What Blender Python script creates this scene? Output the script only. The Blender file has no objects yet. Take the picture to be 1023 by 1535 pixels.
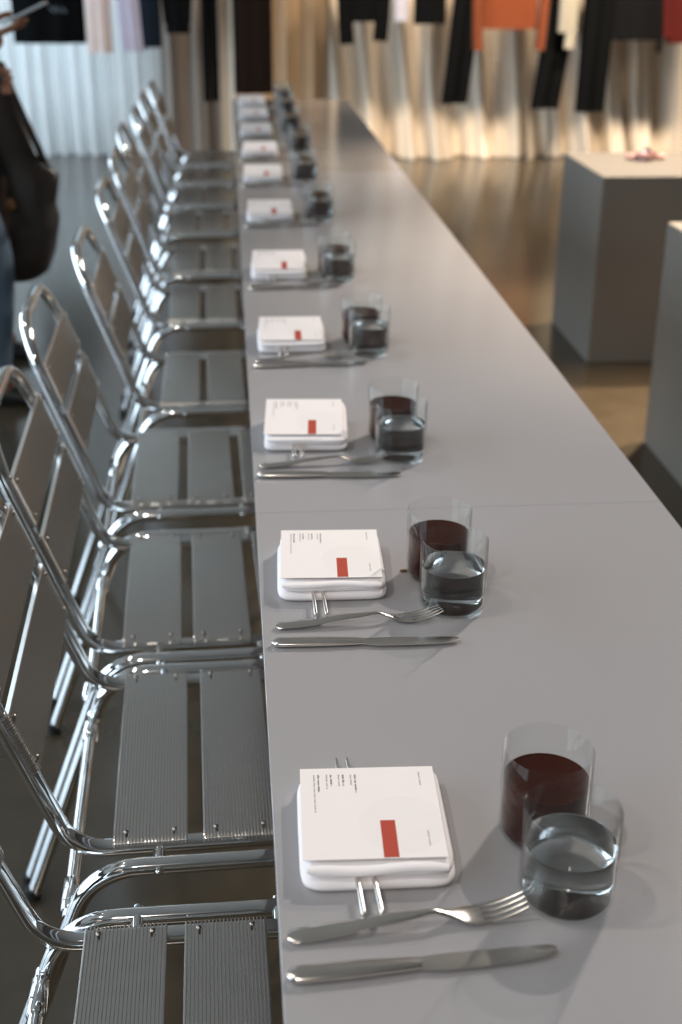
import bpy, bmesh, math, random
from mathutils import Vector, Matrix, Quaternion

random.seed(11)
PI = math.pi
scene = bpy.context.scene
COL = scene.collection

# ------------------------------------------------------------------ camera
CAM_POS = (-0.022, 0.0, 1.5)
cam_data = bpy.data.cameras.new('camera')
cam = bpy.data.objects.new('camera', cam_data)
COL.objects.link(cam)
scene.camera = cam
cam_data.sensor_fit = 'VERTICAL'
cam_data.sensor_height = 36.0
cam_data.lens = 1900.0 / 1535.0 * 36.0
cam_data.clip_start = 0.02
cam_data.clip_end = 60
_R = Vector((0.9961, -0.0844, 0.0055))
_F = Vector((0.0792, 0.9086, -0.4101)).normalized()
_R = (_R - _F * _R.dot(_F)).normalized()
_U = _R.cross(_F).normalized()
cam.matrix_world = Matrix(((_R.x, _U.x, -_F.x, CAM_POS[0]), (_R.y, _U.y, -_F.y, CAM_POS[1]),
                           (_R.z, _U.z, -_F.z, CAM_POS[2]), (0, 0, 0, 1)))
cam_data.dof.use_dof = True
cam_data.dof.focus_distance = 1.38
cam_data.dof.aperture_fstop = 4.4

# ------------------------------------------------------------------ view, world, lights
scene.view_settings.view_transform = 'Standard'
scene.view_settings.look = 'None'
scene.view_settings.gamma = 1.0
scene.view_settings.use_curve_mapping = False
scene.view_settings.exposure = -0.04
scene.cycles.use_denoising = True
scene.cycles.max_bounces = 14
scene.cycles.transmission_bounces = 10
scene.cycles.transparent_max_bounces = 24
scene.cycles.sample_clamp_indirect = 6.0
scene.cycles.blur_glossy = 0.6

world = bpy.data.worlds.new('sky')
scene.world = world
world.use_nodes = True
bg = world.node_tree.nodes['Background']
bg.inputs['Color'].default_value = (0.72, 0.86, 1.0, 1)
bg.inputs['Strength'].default_value = 1.0

WARM = (1.0, 0.80, 0.60)

def spot(name, loc, aim, power, size=50, blend=0.6, radius=0.035, color=WARM):
    l = bpy.data.lights.new(name, 'SPOT')
    l.energy = power; l.spot_size = math.radians(size); l.spot_blend = blend
    l.shadow_soft_size = radius; l.color = color
    o = bpy.data.objects.new(name, l); COL.objects.link(o)
    o.location = loc
    d = Vector(aim) - Vector(loc)
    o.rotation_euler = d.to_track_quat('-Z', 'Y').to_euler()
    return o

def area(name, loc, aim, sx, sy, power, color):
    l = bpy.data.lights.new(name, 'AREA')
    l.shape = 'RECTANGLE'; l.size = sx; l.size_y = sy; l.energy = power; l.color = color
    o = bpy.data.objects.new(name, l); COL.objects.link(o)
    o.location = loc
    d = Vector(aim) - Vector(loc)
    o.rotation_euler = d.to_track_quat('-Z', 'Y').to_euler()
    return o

# daylight outside the window wall and outside the window behind the white curtain
area('daylight_side', (-4.6, 4.0, 1.75), (0, 4.0, 1.75), 12.5, 3.0, 600, (0.70, 0.85, 1.0))
area('daylight_back', (-2.0, 11.1, 1.6), (-2.0, 0, 1.6), 3.0, 3.0, 430, (0.64, 0.82, 1.0))
# ceiling track spots: one track above the plinths, one above the walkway beside the chairs, plus two added spots
TWARM = (1.0, 0.91, 0.82)
spot('track_spot_table_near', (2.3, 3.95, 3.4), (0.25, 1.0, 0.75), 370, 44, 0.8, 0.04, TWARM)
spot('track_spot_table_mid', (3.2, 5.0, 3.4), (0.3, 2.3, 0.75), 330, 40, 0.9, 0.04, TWARM)
spot('track_spot_table_long', (3.5, 6.6, 3.4), (0.3, 4.0, 0.75), 520, 40, 0.9, 0.04, TWARM)
spot('track_spot_table_far', (3.9, 7.6, 3.4), (0.3, 5.9, 0.75), 400, 38, 0.9, 0.04, TWARM)
for k, (ly, ay) in enumerate(((0.9, 0.9), (3.2, 2.4), (5.6, 4.4))):
    spot('track_spot_walkway', (-1.45, ly, 3.4), (0.22, ay, 0.75), 85, 40, 0.9, 0.06, TWARM)
spot('added_spot_behind', (-0.7, -1.6, 3.4), (0.15, 1.3, 0.6), 150, 60, 1.0, 0.12, TWARM)  # unseen lamp added behind the camera to put highlights on the cutlery
spot('added_spot_aisle', (2.3, 7.9, 3.4), (1.3, 7.2, 0.0), 1000, 50, 1.0, 0.06)  # unseen lamp added to warm and brighten the floor beyond the table
spot('track_spot_plinth_far', (2.75, 5.8, 3.4), (1.8, 4.9, 0.7), 1600, 48, 0.7, 0.05)
spot('track_spot_plinth_near', (2.75, 4.4, 3.4), (1.75, 3.4, 0.7), 1500, 50, 0.7, 0.05)
for i, (x, p) in enumerate(((-0.9, 110), (0.7, 330), (1.7, 700), (2.9, 950))):
    spot('track_spot_curtain', (x + 0.3, 6.9, 3.4), (x, 9.8, 0.05), p, 58, 1.0, 0.25)

# ------------------------------------------------------------------ materials
MATS = {}
def new_mat(name):
    m = bpy.data.materials.new(name); m.use_nodes = True
    nt = m.node_tree
    return m, nt, nt.nodes['Principled BSDF']

def mat(name, color, rough=0.5, metal=0.0, var=0.0, scale=8.0, bump=0.0, bscale=60.0, spec=0.5,
        coat=0.0, sheen=0.0, stretch=(1, 1, 1), rvar=0.0):
    """procedural principled material: noise varies the colour, roughness and relief"""
    if name in MATS: return MATS[name]
    m, nt, p = new_mat(name)
    p.inputs['Roughness'].default_value = rough
    p.inputs['Metallic'].default_value = metal
    p.inputs['Specular IOR Level'].default_value = spec
    p.inputs['Coat Weight'].default_value = coat
    p.inputs['Sheen Weight'].default_value = sheen
    tc = nt.nodes.new('ShaderNodeTexCoord')
    mp = nt.nodes.new('ShaderNodeMapping'); mp.inputs['Scale'].default_value = stretch
    nt.links.new(tc.outputs['Object'], mp.inputs['Vector'])
    nz = nt.nodes.new('ShaderNodeTexNoise'); nz.inputs['Scale'].default_value = scale
    nz.inputs['Detail'].default_value = 4
    nt.links.new(mp.outputs['Vector'], nz.inputs['Vector'])
    rp = nt.nodes.new('ShaderNodeValToRGB')
    a = [max(0, c * (1 - var)) for c in color]; b = [min(1, c * (1 + var)) for c in color]
    rp.color_ramp.elements[0].position = 0.3; rp.color_ramp.elements[0].color = (*a, 1)
    rp.color_ramp.elements[1].position = 0.7; rp.color_ramp.elements[1].color = (*b, 1)
    nt.links.new(nz.outputs['Fac'], rp.inputs['Fac'])
    nt.links.new(rp.outputs['Color'], p.inputs['Base Color'])
    if rvar:
        mr = nt.nodes.new('ShaderNodeMapRange')
        mr.inputs['To Min'].default_value = max(0.02, rough - rvar); mr.inputs['To Max'].default_value = rough + rvar
        nt.links.new(nz.outputs['Fac'], mr.inputs['Value'])
        nt.links.new(mr.outputs['Result'], p.inputs['Roughness'])
    if bump:
        n2 = nt.nodes.new('ShaderNodeTexNoise'); n2.inputs['Scale'].default_value = bscale
        nt.links.new(mp.outputs['Vector'], n2.inputs['Vector'])
        bp = nt.nodes.new('ShaderNodeBump'); bp.inputs['Strength'].default_value = bump
        bp.inputs['Distance'].default_value = 0.002
        nt.links.new(n2.outputs['Fac'], bp.inputs['Height'])
        nt.links.new(bp.outputs['Normal'], p.inputs['Normal'])
    MATS[name] = m
    return m

def thin_glass(name, tint=(0.985, 0.993, 0.99)):
    """thin-walled clear glass: clear transmission plus Fresnel reflection"""
    m = bpy.data.materials.new(name); m.use_nodes = True
    nt = m.node_tree; nt.nodes.clear()
    out = nt.nodes.new('ShaderNodeOutputMaterial')
    mix = nt.nodes.new('ShaderNodeMixShader')
    tr = nt.nodes.new('ShaderNodeBsdfTransparent')
    gl = nt.nodes.new('ShaderNodeBsdfGlossy'); gl.inputs['Roughness'].default_value = 0.015
    lw = nt.nodes.new('ShaderNodeLayerWeight'); lw.inputs['Blend'].default_value = 0.5
    pw = nt.nodes.new('ShaderNodeMath'); pw.operation = 'POWER'; pw.inputs[1].default_value = 5.0
    nt.links.new(lw.outputs['Facing'], pw.inputs[0])
    fr = nt.nodes.new('ShaderNodeMath'); fr.operation = 'MULTIPLY_ADD'
    fr.inputs[1].default_value = 0.85; fr.inputs[2].default_value = 0.013
    nt.links.new(pw.outputs[0], fr.inputs[0])
    nz = nt.nodes.new('ShaderNodeTexNoise'); nz.inputs['Scale'].default_value = 30
    rp = nt.nodes.new('ShaderNodeValToRGB')
    rp.color_ramp.elements[0].color = (*[c * 0.985 for c in tint], 1); rp.color_ramp.elements[1].color = (*tint, 1)
    nt.links.new(nz.outputs['Fac'], rp.inputs['Fac'])
    nt.links.new(rp.outputs['Color'], tr.inputs['Color'])
    nt.links.new(fr.outputs[0], mix.inputs['Fac'])
    nt.links.new(tr.outputs['BSDF'], mix.inputs[1]); nt.links.new(gl.outputs['BSDF'], mix.inputs[2])
    nt.links.new(mix.outputs['Shader'], out.inputs['Surface'])
    return m

def liquid(name, color, ior=1.33, rough=0.0):
    m, nt, p = new_mat(name)
    p.inputs['Base Color'].default_value = (*color, 1)
    p.inputs['Roughness'].default_value = rough
    p.inputs['IOR'].default_value = ior
    p.inputs['Transmission Weight'].default_value = 1.0
    return m

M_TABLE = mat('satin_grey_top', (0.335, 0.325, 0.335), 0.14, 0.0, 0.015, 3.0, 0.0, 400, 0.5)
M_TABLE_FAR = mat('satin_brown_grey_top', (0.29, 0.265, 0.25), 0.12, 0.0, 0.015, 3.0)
M_CHROME = mat('polished_aluminium_tube', (0.88, 0.885, 0.89), 0.06, 1.0, 0.02, 20)
M_SLAT = mat('ribbed_aluminium_slat', (0.70, 0.68, 0.655), 0.25, 1.0, 0.01, 3)
M_SCREW = mat('screw_steel', (0.35, 0.30, 0.26), 0.3, 1.0, 0.1, 50)
M_RUBBER = mat('black_rubber', (0.012, 0.012, 0.012), 0.6, 0, 0.2, 30)
M_STEEL = mat('polished_cutlery_steel', (0.84, 0.79, 0.74), 0.21, 1.0, 0.02, 30)
M_NAPKIN = mat('white_cotton', (0.86, 0.82, 0.83), 0.85, 0, 0.015, 20, 0.25, 900, 0.2, sheen=0.2)
M_CARD = mat('white_card', (0.85, 0.795, 0.785), 0.6, 0, 0.01, 40, spec=0.3)
M_CARD_GREY = mat('pale_grey_ink', (0.825, 0.772, 0.762), 0.6, 0, 0.01, 40, spec=0.3)
M_RED = mat('brick_red_ink', (0.42, 0.055, 0.03), 0.6, 0, 0.05, 200, spec=0.3)
M_INK = mat('dark_grey_ink', (0.12, 0.10, 0.10), 0.7, 0, 0.1, 100, spec=0.2)
M_INK2 = mat('light_grey_ink', (0.38, 0.34, 0.33), 0.7, 0, 0.1, 100, spec=0.2)
M_GLASS = thin_glass('clear_glass')
M_BASE = liquid('glass_base', (0.97, 0.985, 0.985), 1.45)
M_WATER = liquid('water', (0.985, 0.99, 0.99), 1.33)
M_DRINK = mat('dark_red_drink', (0.034, 0.008, 0.005), 0.03, 0, 0.2, 20, spec=0.3)
M_PLINTH = mat('grey_plinth_paint', (0.185, 0.168, 0.147), 0.7, 0, 0.05, 2.5, 0.05, 120, 0.25)
M_WALL = mat('wall_plaster', (0.28, 0.235, 0.185), 0.9, 0, 0.03, 2)
M_CEIL = mat('ceiling_plaster', (0.34, 0.32, 0.295), 0.9, 0, 0.03, 2)
M_WINFRAME = mat('window_frame_paint', (0.05, 0.05, 0.05), 0.4, 0, 0.1, 5)
M_PANE = thin_glass('window_glass')

def floor_mat():
    m, nt, p = new_mat('polished_concrete')
    tc = nt.nodes.new('ShaderNodeTexCoord')
    n1 = nt.nodes.new('ShaderNodeTexNoise'); n1.inputs['Scale'].default_value = 0.9; n1.inputs['Detail'].default_value = 6
    n2 = nt.nodes.new('ShaderNodeTexNoise'); n2.inputs['Scale'].default_value = 14; n2.inputs['Detail'].default_value = 5
    nt.links.new(tc.outputs['Object'], n1.inputs['Vector']); nt.links.new(tc.outputs['Object'], n2.inputs['Vector'])
    mx = nt.nodes.new('ShaderNodeMix'); mx.data_type = 'FLOAT'; mx.inputs[0].default_value = 0.35
    nt.links.new(n1.outputs['Fac'], mx.inputs[2]); nt.links.new(n2.outputs['Fac'], mx.inputs[3])
    rp = nt.nodes.new('ShaderNodeValToRGB')
    rp.color_ramp.elements[0].position = 0.3; rp.color_ramp.elements[0].color = (0.042, 0.031, 0.018, 1)
    rp.color_ramp.elements[1].position = 0.7; rp.color_ramp.elements[1].color = (0.078, 0.059, 0.037, 1)
    nt.links.new(mx.outputs[0], rp.inputs['Fac'])
    nt.links.new(rp.outputs['Color'], p.inputs['Base Color'])
    mr = nt.nodes.new('ShaderNodeMapRange'); mr.inputs['To Min'].default_value = 0.12; mr.inputs['To Max'].default_value = 0.28
    nt.links.new(n1.outputs['Fac'], mr.inputs['Value']); nt.links.new(mr.outputs['Result'], p.inputs['Roughness'])
    p.inputs['Specular IOR Level'].default_value = 0.9
    return m
M_FLOOR = floor_mat()

def cloth_mat(name, color, rough=0.6, translucent=0.0, sheen=0.3, spec=0.35, var=0.05):
    m, nt, p = new_mat(name)
    p.inputs['Roughness'].default_value = rough
    p.inputs['Sheen Weight'].default_value = sheen
    p.inputs['Specular IOR Level'].default_value = spec
    tc = nt.nodes.new('ShaderNodeTexCoord')
    nz = nt.nodes.new('ShaderNodeTexNoise'); nz.inputs['Scale'].default_value = 5
    nt.links.new(tc.outputs['Object'], nz.inputs['Vector'])
    rp = nt.nodes.new('ShaderNodeValToRGB')
    rp.color_ramp.elements[0].position = 0.3; rp.color_ramp.elements[0].color = (*[c * (1 - var) for c in color], 1)
    rp.color_ramp.elements[1].position = 0.7; rp.color_ramp.elements[1].color = (*[min(1, c * (1 + var)) for c in color], 1)
    nt.links.new(nz.outputs['Fac'], rp.inputs['Fac'])
    nt.links.new(rp.outputs['Color'], p.inputs['Base Color'])
    if translucent:
        out = nt.nodes['Material Output']
        tl = nt.nodes.new('ShaderNodeBsdfTranslucent')
        nt.links.new(rp.outputs['Color'], tl.inputs['Color'])
        mix = nt.nodes.new('ShaderNodeMixShader'); mix.inputs['Fac'].default_value = translucent
        nt.links.new(p.outputs['BSDF'], mix.inputs[1]); nt.links.new(tl.outputs['BSDF'], mix.inputs[2])
        nt.links.new(mix.outputs['Shader'], out.inputs['Surface'])
    return m

# ------------------------------------------------------------------ mesh helpers
class MB:
    """collects vertices and faces of ONE part"""
    def __init__(s): s.v = []; s.f = []
    def add(s, vs, fs):
        n = len(s.v); s.v.extend([tuple(v) for v in vs]); s.f.extend([tuple(i + n for i in f) for f in fs]); return s
    def mesh(s, name, m, smooth=True, angle=40):
        me = bpy.data.meshes.new(name)
        me.from_pydata(s.v, [], s.f); me.validate(); me.update()
        bm = bmesh.new(); bm.from_mesh(me)
        bmesh.ops.recalc_face_normals(bm, faces=bm.faces)
        if smooth:
            for f in bm.faces: f.smooth = True
            ca = math.radians(angle)
            for e in bm.edges:
                if len(e.link_faces) == 2 and e.calc_face_angle(0) > ca: e.smooth = False
        bm.to_mesh(me); bm.free()
        if m: me.materials.append(m)
        return me
    def build(s, name, m, parent=None, smooth=True, angle=40):
        return link(name, s.mesh(name, m, smooth, angle), parent)

def link(name, me, parent=None, loc=None, mtx=None):
    o = bpy.data.objects.new(name, me); COL.objects.link(o)
    if parent: o.parent = parent
    if mtx is not None: o.matrix_local = mtx
    if loc is not None: o.location = loc
    return o

def empty(name, loc=(0, 0, 0), rz=0.0):
    o = bpy.data.objects.new(name, None); COL.objects.link(o)
    o.empty_display_size = 0.05
    o.location = loc; o.rotation_euler = (0, 0, rz)
    return o

def tag(o, label, cat, group=None, kind=None):
    o['label'] = label; o['category'] = cat
    if group: o['group'] = group
    if kind: o['kind'] = kind
    return o

def structure(o, label=None, cat=None):
    o['kind'] = 'structure'
    if label: o['label'] = label
    if cat: o['category'] = cat
    return o

def copy_tree(o, parent=None, skip=()):
    c = o.copy(); COL.objects.link(c)
    if parent is not None: c.parent = parent
    for ch in list(o.children):
        if ch.name.split('.')[0] in skip: continue
        copy_tree(ch, c, skip)
    return c

def box(x0, x1, y0, y1, z0, z1):
    v = [(x, y, z) for z in (z0, z1) for y in (y0, y1) for x in (x0, x1)]
    f = [(0, 2, 3, 1), (4, 5, 7, 6), (0, 1, 5, 4), (2, 6, 7, 3), (0, 4, 6, 2), (1, 3, 7, 5)]
    return v, f

def bevel_box_mesh(name, dims, bev, m, seg=2):
    bm = bmesh.new()
    bmesh.ops.create_cube(bm, size=1)
    bmesh.ops.scale(bm, vec=dims, verts=bm.verts)
    bmesh.ops.bevel(bm, geom=list(bm.edges), offset=bev, segments=seg, affect='EDGES', profile=0.5)
    me = bpy.data.meshes.new(name); bm.to_mesh(me); bm.free()
    if m: me.materials.append(m)
    return me

def fillet(pts, radii, n=7, closed=False):
    """round the corners of a polyline"""
    P = [Vector(p) for p in pts]; N = len(P); out = []
    for i in range(N):
        r = radii[i] if isinstance(radii, (list, tuple)) else radii
        if not closed and (i == 0 or i == N - 1) or r <= 0:
            out.append(P[i]); continue
        a, b, c = P[(i - 1) % N], P[i], P[(i + 1) % N]
        u = (a - b).normalized(); w = (c - b).normalized()
        ang = u.angle(w)
        t = min(r / math.tan(ang / 2), 0.49 * (a - b).length, 0.49 * (c - b).length)
        rr = t * math.tan(ang / 2)
        bis = (u + w).normalized(); cen = b + bis * (rr / math.sin(ang / 2))
        s = b + u * t - cen; e = b + w * t - cen
        tot = s.angle(e); ax = s.cross(e).normalized()
        for k in range(n + 1):
            out.append(cen + Quaternion(ax, tot * k / n) @ s)
    return out

def tube(path, r, seg=12, closed=False, cap=True, flat=1.0):
    """sweep a circle along a path; r a number or one per point; flat squashes the second axis"""
    P = [Vector(p) for p in path]; N = len(P)
    R = r if isinstance(r, (list, tuple)) else [r] * N
    T = []
    for i in range(N):
        if closed: t = P[(i + 1) % N] - P[(i - 1) % N]
        else: t = P[min(i + 1, N - 1)] - P[max(i - 1, 0)]
        T.append(t.normalized())
    ref = Vector((0, 0, 1)) if abs(T[0].z) < 0.9 else Vector((0, 1, 0))
    nrm = (ref - T[0] * ref.dot(T[0])).normalized()
    vs, fs = [], []
    for i in range(N):
        if i:
            nrm = (nrm - T[i] * nrm.dot(T[i])).normalized()
        b = T[i].cross(nrm)
        for k in range(seg):
            a = 2 * PI * k / seg
            vs.append(P[i] + (nrm * math.cos(a) * flat + b * math.sin(a)) * R[i])
    M = N if closed else N - 1
    for i in range(M):
        j = (i + 1) % N
        for k in range(seg):
            k2 = (k + 1) % seg
            fs.append((i * seg + k, i * seg + k2, j * seg + k2, j * seg + k))
    if cap and not closed:
        fs.append(tuple(range(seg))[::-1]); fs.append(tuple((N - 1) * seg + k for k in range(seg)))
    return vs, fs

def lathe(profile, seg=32, close=False):
    """profile of (radius, z) about z; closed profile when close"""
    vs, fs = [], []; N = len(profile)
    for (r, z) in profile:
        for k in range(seg):
            a = 2 * PI * k / seg
            vs.append((r * math.cos(a), r * math.sin(a), z))
    for i in range(N if close else N - 1):
        j = (i + 1) % N
        for k in range(seg):
            k2 = (k + 1) % seg
            fs.append((i * seg + k, i * seg + k2, j * seg + k2, j * seg + k))
    if not close:
        fs.append(tuple(range(seg))[::-1]); fs.append(tuple((N - 1) * seg + k for k in range(seg)))
    return vs, fs

def ball(c, r, seg=10, rings=6, sx=1, sy=1, sz=1):
    vs, fs = [], []
    for i in range(rings + 1):
        t = PI * i / rings
        for k in range(seg):
            a = 2 * PI * k / seg
            vs.append((c[0] + sx * r * math.sin(t) * math.cos(a), c[1] + sy * r * math.sin(t) * math.sin(a), c[2] + sz * r * math.cos(t)))
    for i in range(rings):
        for k in range(seg):
            k2 = (k + 1) % seg
            fs.append((i * seg + k, (i + 1) * seg + k, (i + 1) * seg + k2, i * seg + k2))
    return vs, fs

def rings_mesh(mb, rings, cap0=True, cap1=True):
    n = len(rings[0]); vs = [p for r in rings for p in r]; fs = []
    for i in range(len(rings) - 1):
        for k in range(n):
            k2 = (k + 1) % n
            fs.append((i * n + k, i * n + k2, (i + 1) * n + k2, (i + 1) * n + k))
    if cap0: fs.append(tuple(range(n))[::-1])
    if cap1: fs.append(tuple((len(rings) - 1) * n + k for k in range(n)))
    mb.add(vs, fs); return mb

ORD = ['nearest', 'second', 'third', 'fourth', 'fifth', 'sixth', 'seventh', 'eighth', 'ninth', 'tenth', 'farthest']
def nth(i):
    return ('first', 'second', 'third', 'fourth', 'fifth', 'sixth', 'seventh', 'eighth', 'ninth', 'tenth', 'eleventh')[i]

# ------------------------------------------------------------------ room shell
RX0, RX1, RY0, RY1, RZ = -4.2, 5.6, -4.5, 10.7, 3.7
structure(MB().add(*box(RX0 - .15, RX1 + .15, RY0 - .15, RY1 + .15, -0.12, 0)).build('floor', M_FLOOR, smooth=False), 'polished brown grey concrete floor', 'floor')
structure(MB().add(*box(RX0 - .15, RX1 + .15, RY0 - .15, RY1 + .15, RZ, RZ + 0.12)).build('ceiling', M_CEIL, smooth=False), 'plain grey ceiling above the room', 'ceiling')
BWX = (-3.35, -0.65)
wb = MB()
for a in ((RX0, BWX[0], 0, RZ), (BWX[1], RX1, 0, RZ), (BWX[0], BWX[1], 0, .15), (BWX[0], BWX[1], 3.05, RZ)):
    wb.add(*box(a[0], a[1], RY1, RY1 + .15, a[2], a[3]))
structure(wb.build('wall_back', M_WALL, smooth=False), 'wall behind the curtains with one window', 'wall')
w = structure(empty('window_5', ((BWX[0] + BWX[1]) / 2, RY1 + .08, .15)), 'window behind the white curtain', 'window')
hw = (BWX[1] - BWX[0]) / 2; hh = 2.9; t = .03; fr = MB()
fr.add(*box(-hw, hw, -t, t, 0, .06)); fr.add(*box(-hw, hw, -t, t, hh - .06, hh))
fr.add(*box(-hw, -hw + .06, -t, t, .06, hh - .06)); fr.add(*box(hw - .06, hw, -t, t, .06, hh - .06)); fr.add(*box(-.03, .03, -t, t, .06, hh - .06))
fr.build('window_frame', M_WINFRAME, w, smooth=False)
for sx in (-1, 1):
    xa, xb = sorted((sx * .03, sx * (hw - .06)))
    MB().add(*box(xa, xb, -.004, .004, .06, hh - .06)).build('pane', M_PANE, w, smooth=False)
structure(MB().add(*box(RX1, RX1 + .15, RY0, RY1, 0, RZ)).build('wall_right', M_WALL, smooth=False), 'plain wall beyond the plinths', 'wall')
structure(MB().add(*box(RX0, RX1, RY0 - .15, RY0, 0, RZ)).build('wall_front', M_WALL, smooth=False), 'plain wall behind the photographer', 'wall')
# window wall: piers and bands round four tall openings
WY = [(-1.9, 0.9), (1.15, 3.95), (4.2, 7.0), (7.25, 10.05)]
WZ0, WZ1 = 0.3, 3.2
wl = MB()
wl.add(*box(RX0 - .15, RX0, RY0, RY1, 0, WZ0)); wl.add(*box(RX0 - .15, RX0, RY0, RY1, WZ1, RZ))
ys = [RY0] + [y for w in WY for y in w] + [RY1]
for a, b in zip(ys[0::2], ys[1::2]): wl.add(*box(RX0 - .15, RX0, a, b, WZ0, WZ1))
structure(wl.build('wall_left', M_WALL, smooth=False), 'wall pierced by tall windows', 'wall')
for n, (a, b) in enumerate(WY):
    w = structure(empty('window_%d' % (n + 1), (RX0 - .08, (a + b) / 2, WZ0)), 'tall dark framed window letting in daylight', 'window')
    w['group'] = 'tall windows in the side wall'
    hw = (b - a) / 2; hh = WZ1 - WZ0; t = 0.03
    fr = MB()
    fr.add(*box(-t, t, -hw, hw, 0, .06)); fr.add(*box(-t, t, -hw, hw, hh - .06, hh))
    fr.add(*box(-t, t, -hw, -hw + .06, .06, hh - .06)); fr.add(*box(-t, t, hw - .06, hw, .06, hh - .06))
    fr.add(*box(-t, t, -.03, .03, .06, hh - .06))
    fr.build('window_frame', M_WINFRAME, w, smooth=False)
    for s in (-1, 1):
        y0, y1 = sorted((s * .03, s * (hw - .06)))
        MB().add(*box(-.004, .004, y0, y1, .06, hh - .06)).build('pane', M_PANE, w, smooth=False)

# ------------------------------------------------------------------ long table (three butted tables)
TW, TZ = 0.597, 0.75
def table(y0, y1, label, M_TABLE=M_TABLE):
    t = tag(empty('long_table', (TW / 2, (y0 + y1) / 2, 0)), label, 'table', 'metal tables butted into one long run')
    L = y1 - y0 - 0.0002
    link('tabletop', bevel_box_mesh('tabletop', (TW, L, 0.03), 0.0005, M_TABLE, 1), t, (0, 0, TZ - 0.015))
    for sy in (-1, 1):
        link('panel_leg', bevel_box_mesh('panel_leg', (0.22, 0.03, TZ - 0.03), 0.003, M_TABLE, 1), t, (0.15, sy * (L / 2 - 0.06), (TZ - 0.03) / 2))
    for sx in (-1, 1):
        link('apron', bevel_box_mesh('apron', (0.02, L - 0.17, 0.05), 0.002, M_TABLE, 1), t, (sx * (TW / 2 - 0.07), 0, TZ - 0.055))
    return t
table(0.16, 1.666, 'grey metal table carrying the two nearest place settings, closest of the joined tables')
table(1.666, 4.616, 'middle grey metal table of the long joined run')
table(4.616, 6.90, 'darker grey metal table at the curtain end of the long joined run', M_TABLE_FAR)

# ------------------------------------------------------------------ chairs
TR = 0.0118
def slat_mesh(name, w, length, lip=True):
    """ribbed aluminium slat running along y, ribs on top, ends rolled down over the tubes"""
    ribs = 22; pitch = w / ribs; hr = 0.0030; th = 0.0054
    top = []
    for i in range(ribs):
        x = -w / 2 + i * pitch
        top += [(x + pitch * 0.26, -hr), (x + pitch * 0.36, 0), (x + pitch * 0.64, 0), (x + pitch * 0.74, -hr)]
    prof = [(-w / 2, -0.007), (-w / 2, -0.0005)] + top[1:-1] + [(w / 2, -0.0005), (w / 2, -0.007), (w / 2 - 0.002, -0.007), (w / 2 - 0.002, -th), (-w / 2 + 0.002, -th), (-w / 2 + 0.002, -0.007)]
    R = 0.0125; yb = length / 2 - R
    sec = []
    if lip:
        for a in (80, 55, 30, 10): sec.append((-yb, math.radians(-a)))
        sec += [(-yb, 0), (yb, 0)]
        for a in (10, 30, 55, 80): sec.append((yb, math.radians(a)))
    else:
        sec = [(-length / 2, 0), (length / 2, 0)]
    rings = []
    for (y, a) in sec:
        ring = []
        for (x, z) in prof:
            rad = R + z if lip else 0
            if a == 0: ring.append((x, y, z))
            else:
                # z measured from the outer (top) face; bend centre R below it
                ring.append((x, y + math.sin(a) * max(rad, 0.002), -R + math.cos(a) * max(rad, 0.002)))
        rings.append(ring)
    mb = MB(); rings_mesh(mb, rings)
    return mb.mesh(name, M_SLAT, True, 25)

def make_chair():
    c = empty('slatted_chair')
    # back and seat tube: one closed loop
    pts = [(.235, -.197, .44), (-.263, -.197, .44), (-.402, -.197, .822), (-.402, .197, .822), (-.263, .197, .44), (.235, .197, .44)]
    MB().add(*tube(fillet(pts, [.05, .062, .105, .105, .062, .05], 9, True), TR, 14, True)).build('back_and_seat_frame', M_CHROME, c)
    for s in (-1, 1):
        y = s * .235
        lf = MB().add(*tube(fillet([(-.398, y, .012), (-.240, y, .437), (.238, y, .437), (.262, y, .012)], [0, .085, .06, 0], 9), TR, 14)).build('leg_frame', M_CHROME, c)
        for fx in (-.401, .2625):
            link('foot_cap', MB().add(*lathe([(0.002, 0), (.0132, 0), (.0138, .004), (.0132, .022), (.002, .022)], 14)).mesh('foot_cap', M_RUBBER), lf, (fx, y, 0))
        for px in (-.155, .012, .17):
            sp = MB().add(*tube([(px, s * .200, .4395), (px, s * .232, .4395)], .0075, 12))
            sp.add(*tube([(px, s * .246, .439), (px, s * .2495, .439)], .006, 10)); sp.add(*ball((px, s * .2495, .439), .0045, 8, 6))
            sp.build('spacer_bolt', M_CHROME, c)
    # rear stretcher with its two collars
    xs = -.247 - .355 * (.437 - .362)
    st = MB().add(*tube([(xs, -.235, .362), (xs, .235, .362)], .0088, 12)).build('stretcher', M_CHROME, c)
    for s in (-1, 1):
        MB().add(*tube([(xs, s * .222, .362), (xs, s * .219, .362), (xs, s * .165, .362), (xs, s * .162, .362)], [.0098, .0118, .0118, .0092], 12)).build('collar', M_CHROME, st)
    sm = slat_mesh('seat_slat', .095, .417)
    scr = MB().add(*ball((0, 0, 0), .0036, 8, 6, sz=.55)).mesh('screw', M_SCREW)
    for i in range(4):
        sl = link('seat_slat', sm, c, (-.1655 + i * .115, 0, .4568))
        for sx in (-1, 1):
            for sy in (-1, 1):
                link('screw', scr, sl, (sx * .031, sy * .189, .0003))
    u = Vector((-.139, 0, .382)).normalized(); nrm = Vector((u.z, 0, -u.x))
    bsm = slat_mesh('back_slat', .088, .421)
    for zc in (.707, .606):
        ax = Vector((-.263 - .364 * (zc - .44), 0, zc)) + nrm * (TR + .0048)
        m = Matrix(((-u.x, 0, nrm.x, ax.x), (0, 1, 0, 0), (-u.z, 0, nrm.z, ax.z), (0, 0, 0, 1)))
        sl = link('back_slat', bsm, c, mtx=m)
        for sx in (-1, 1):
            for sy in (-1, 1):
                link('screw', scr, sl, (sx * .032, sy * .191, .0003))
    return c

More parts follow.
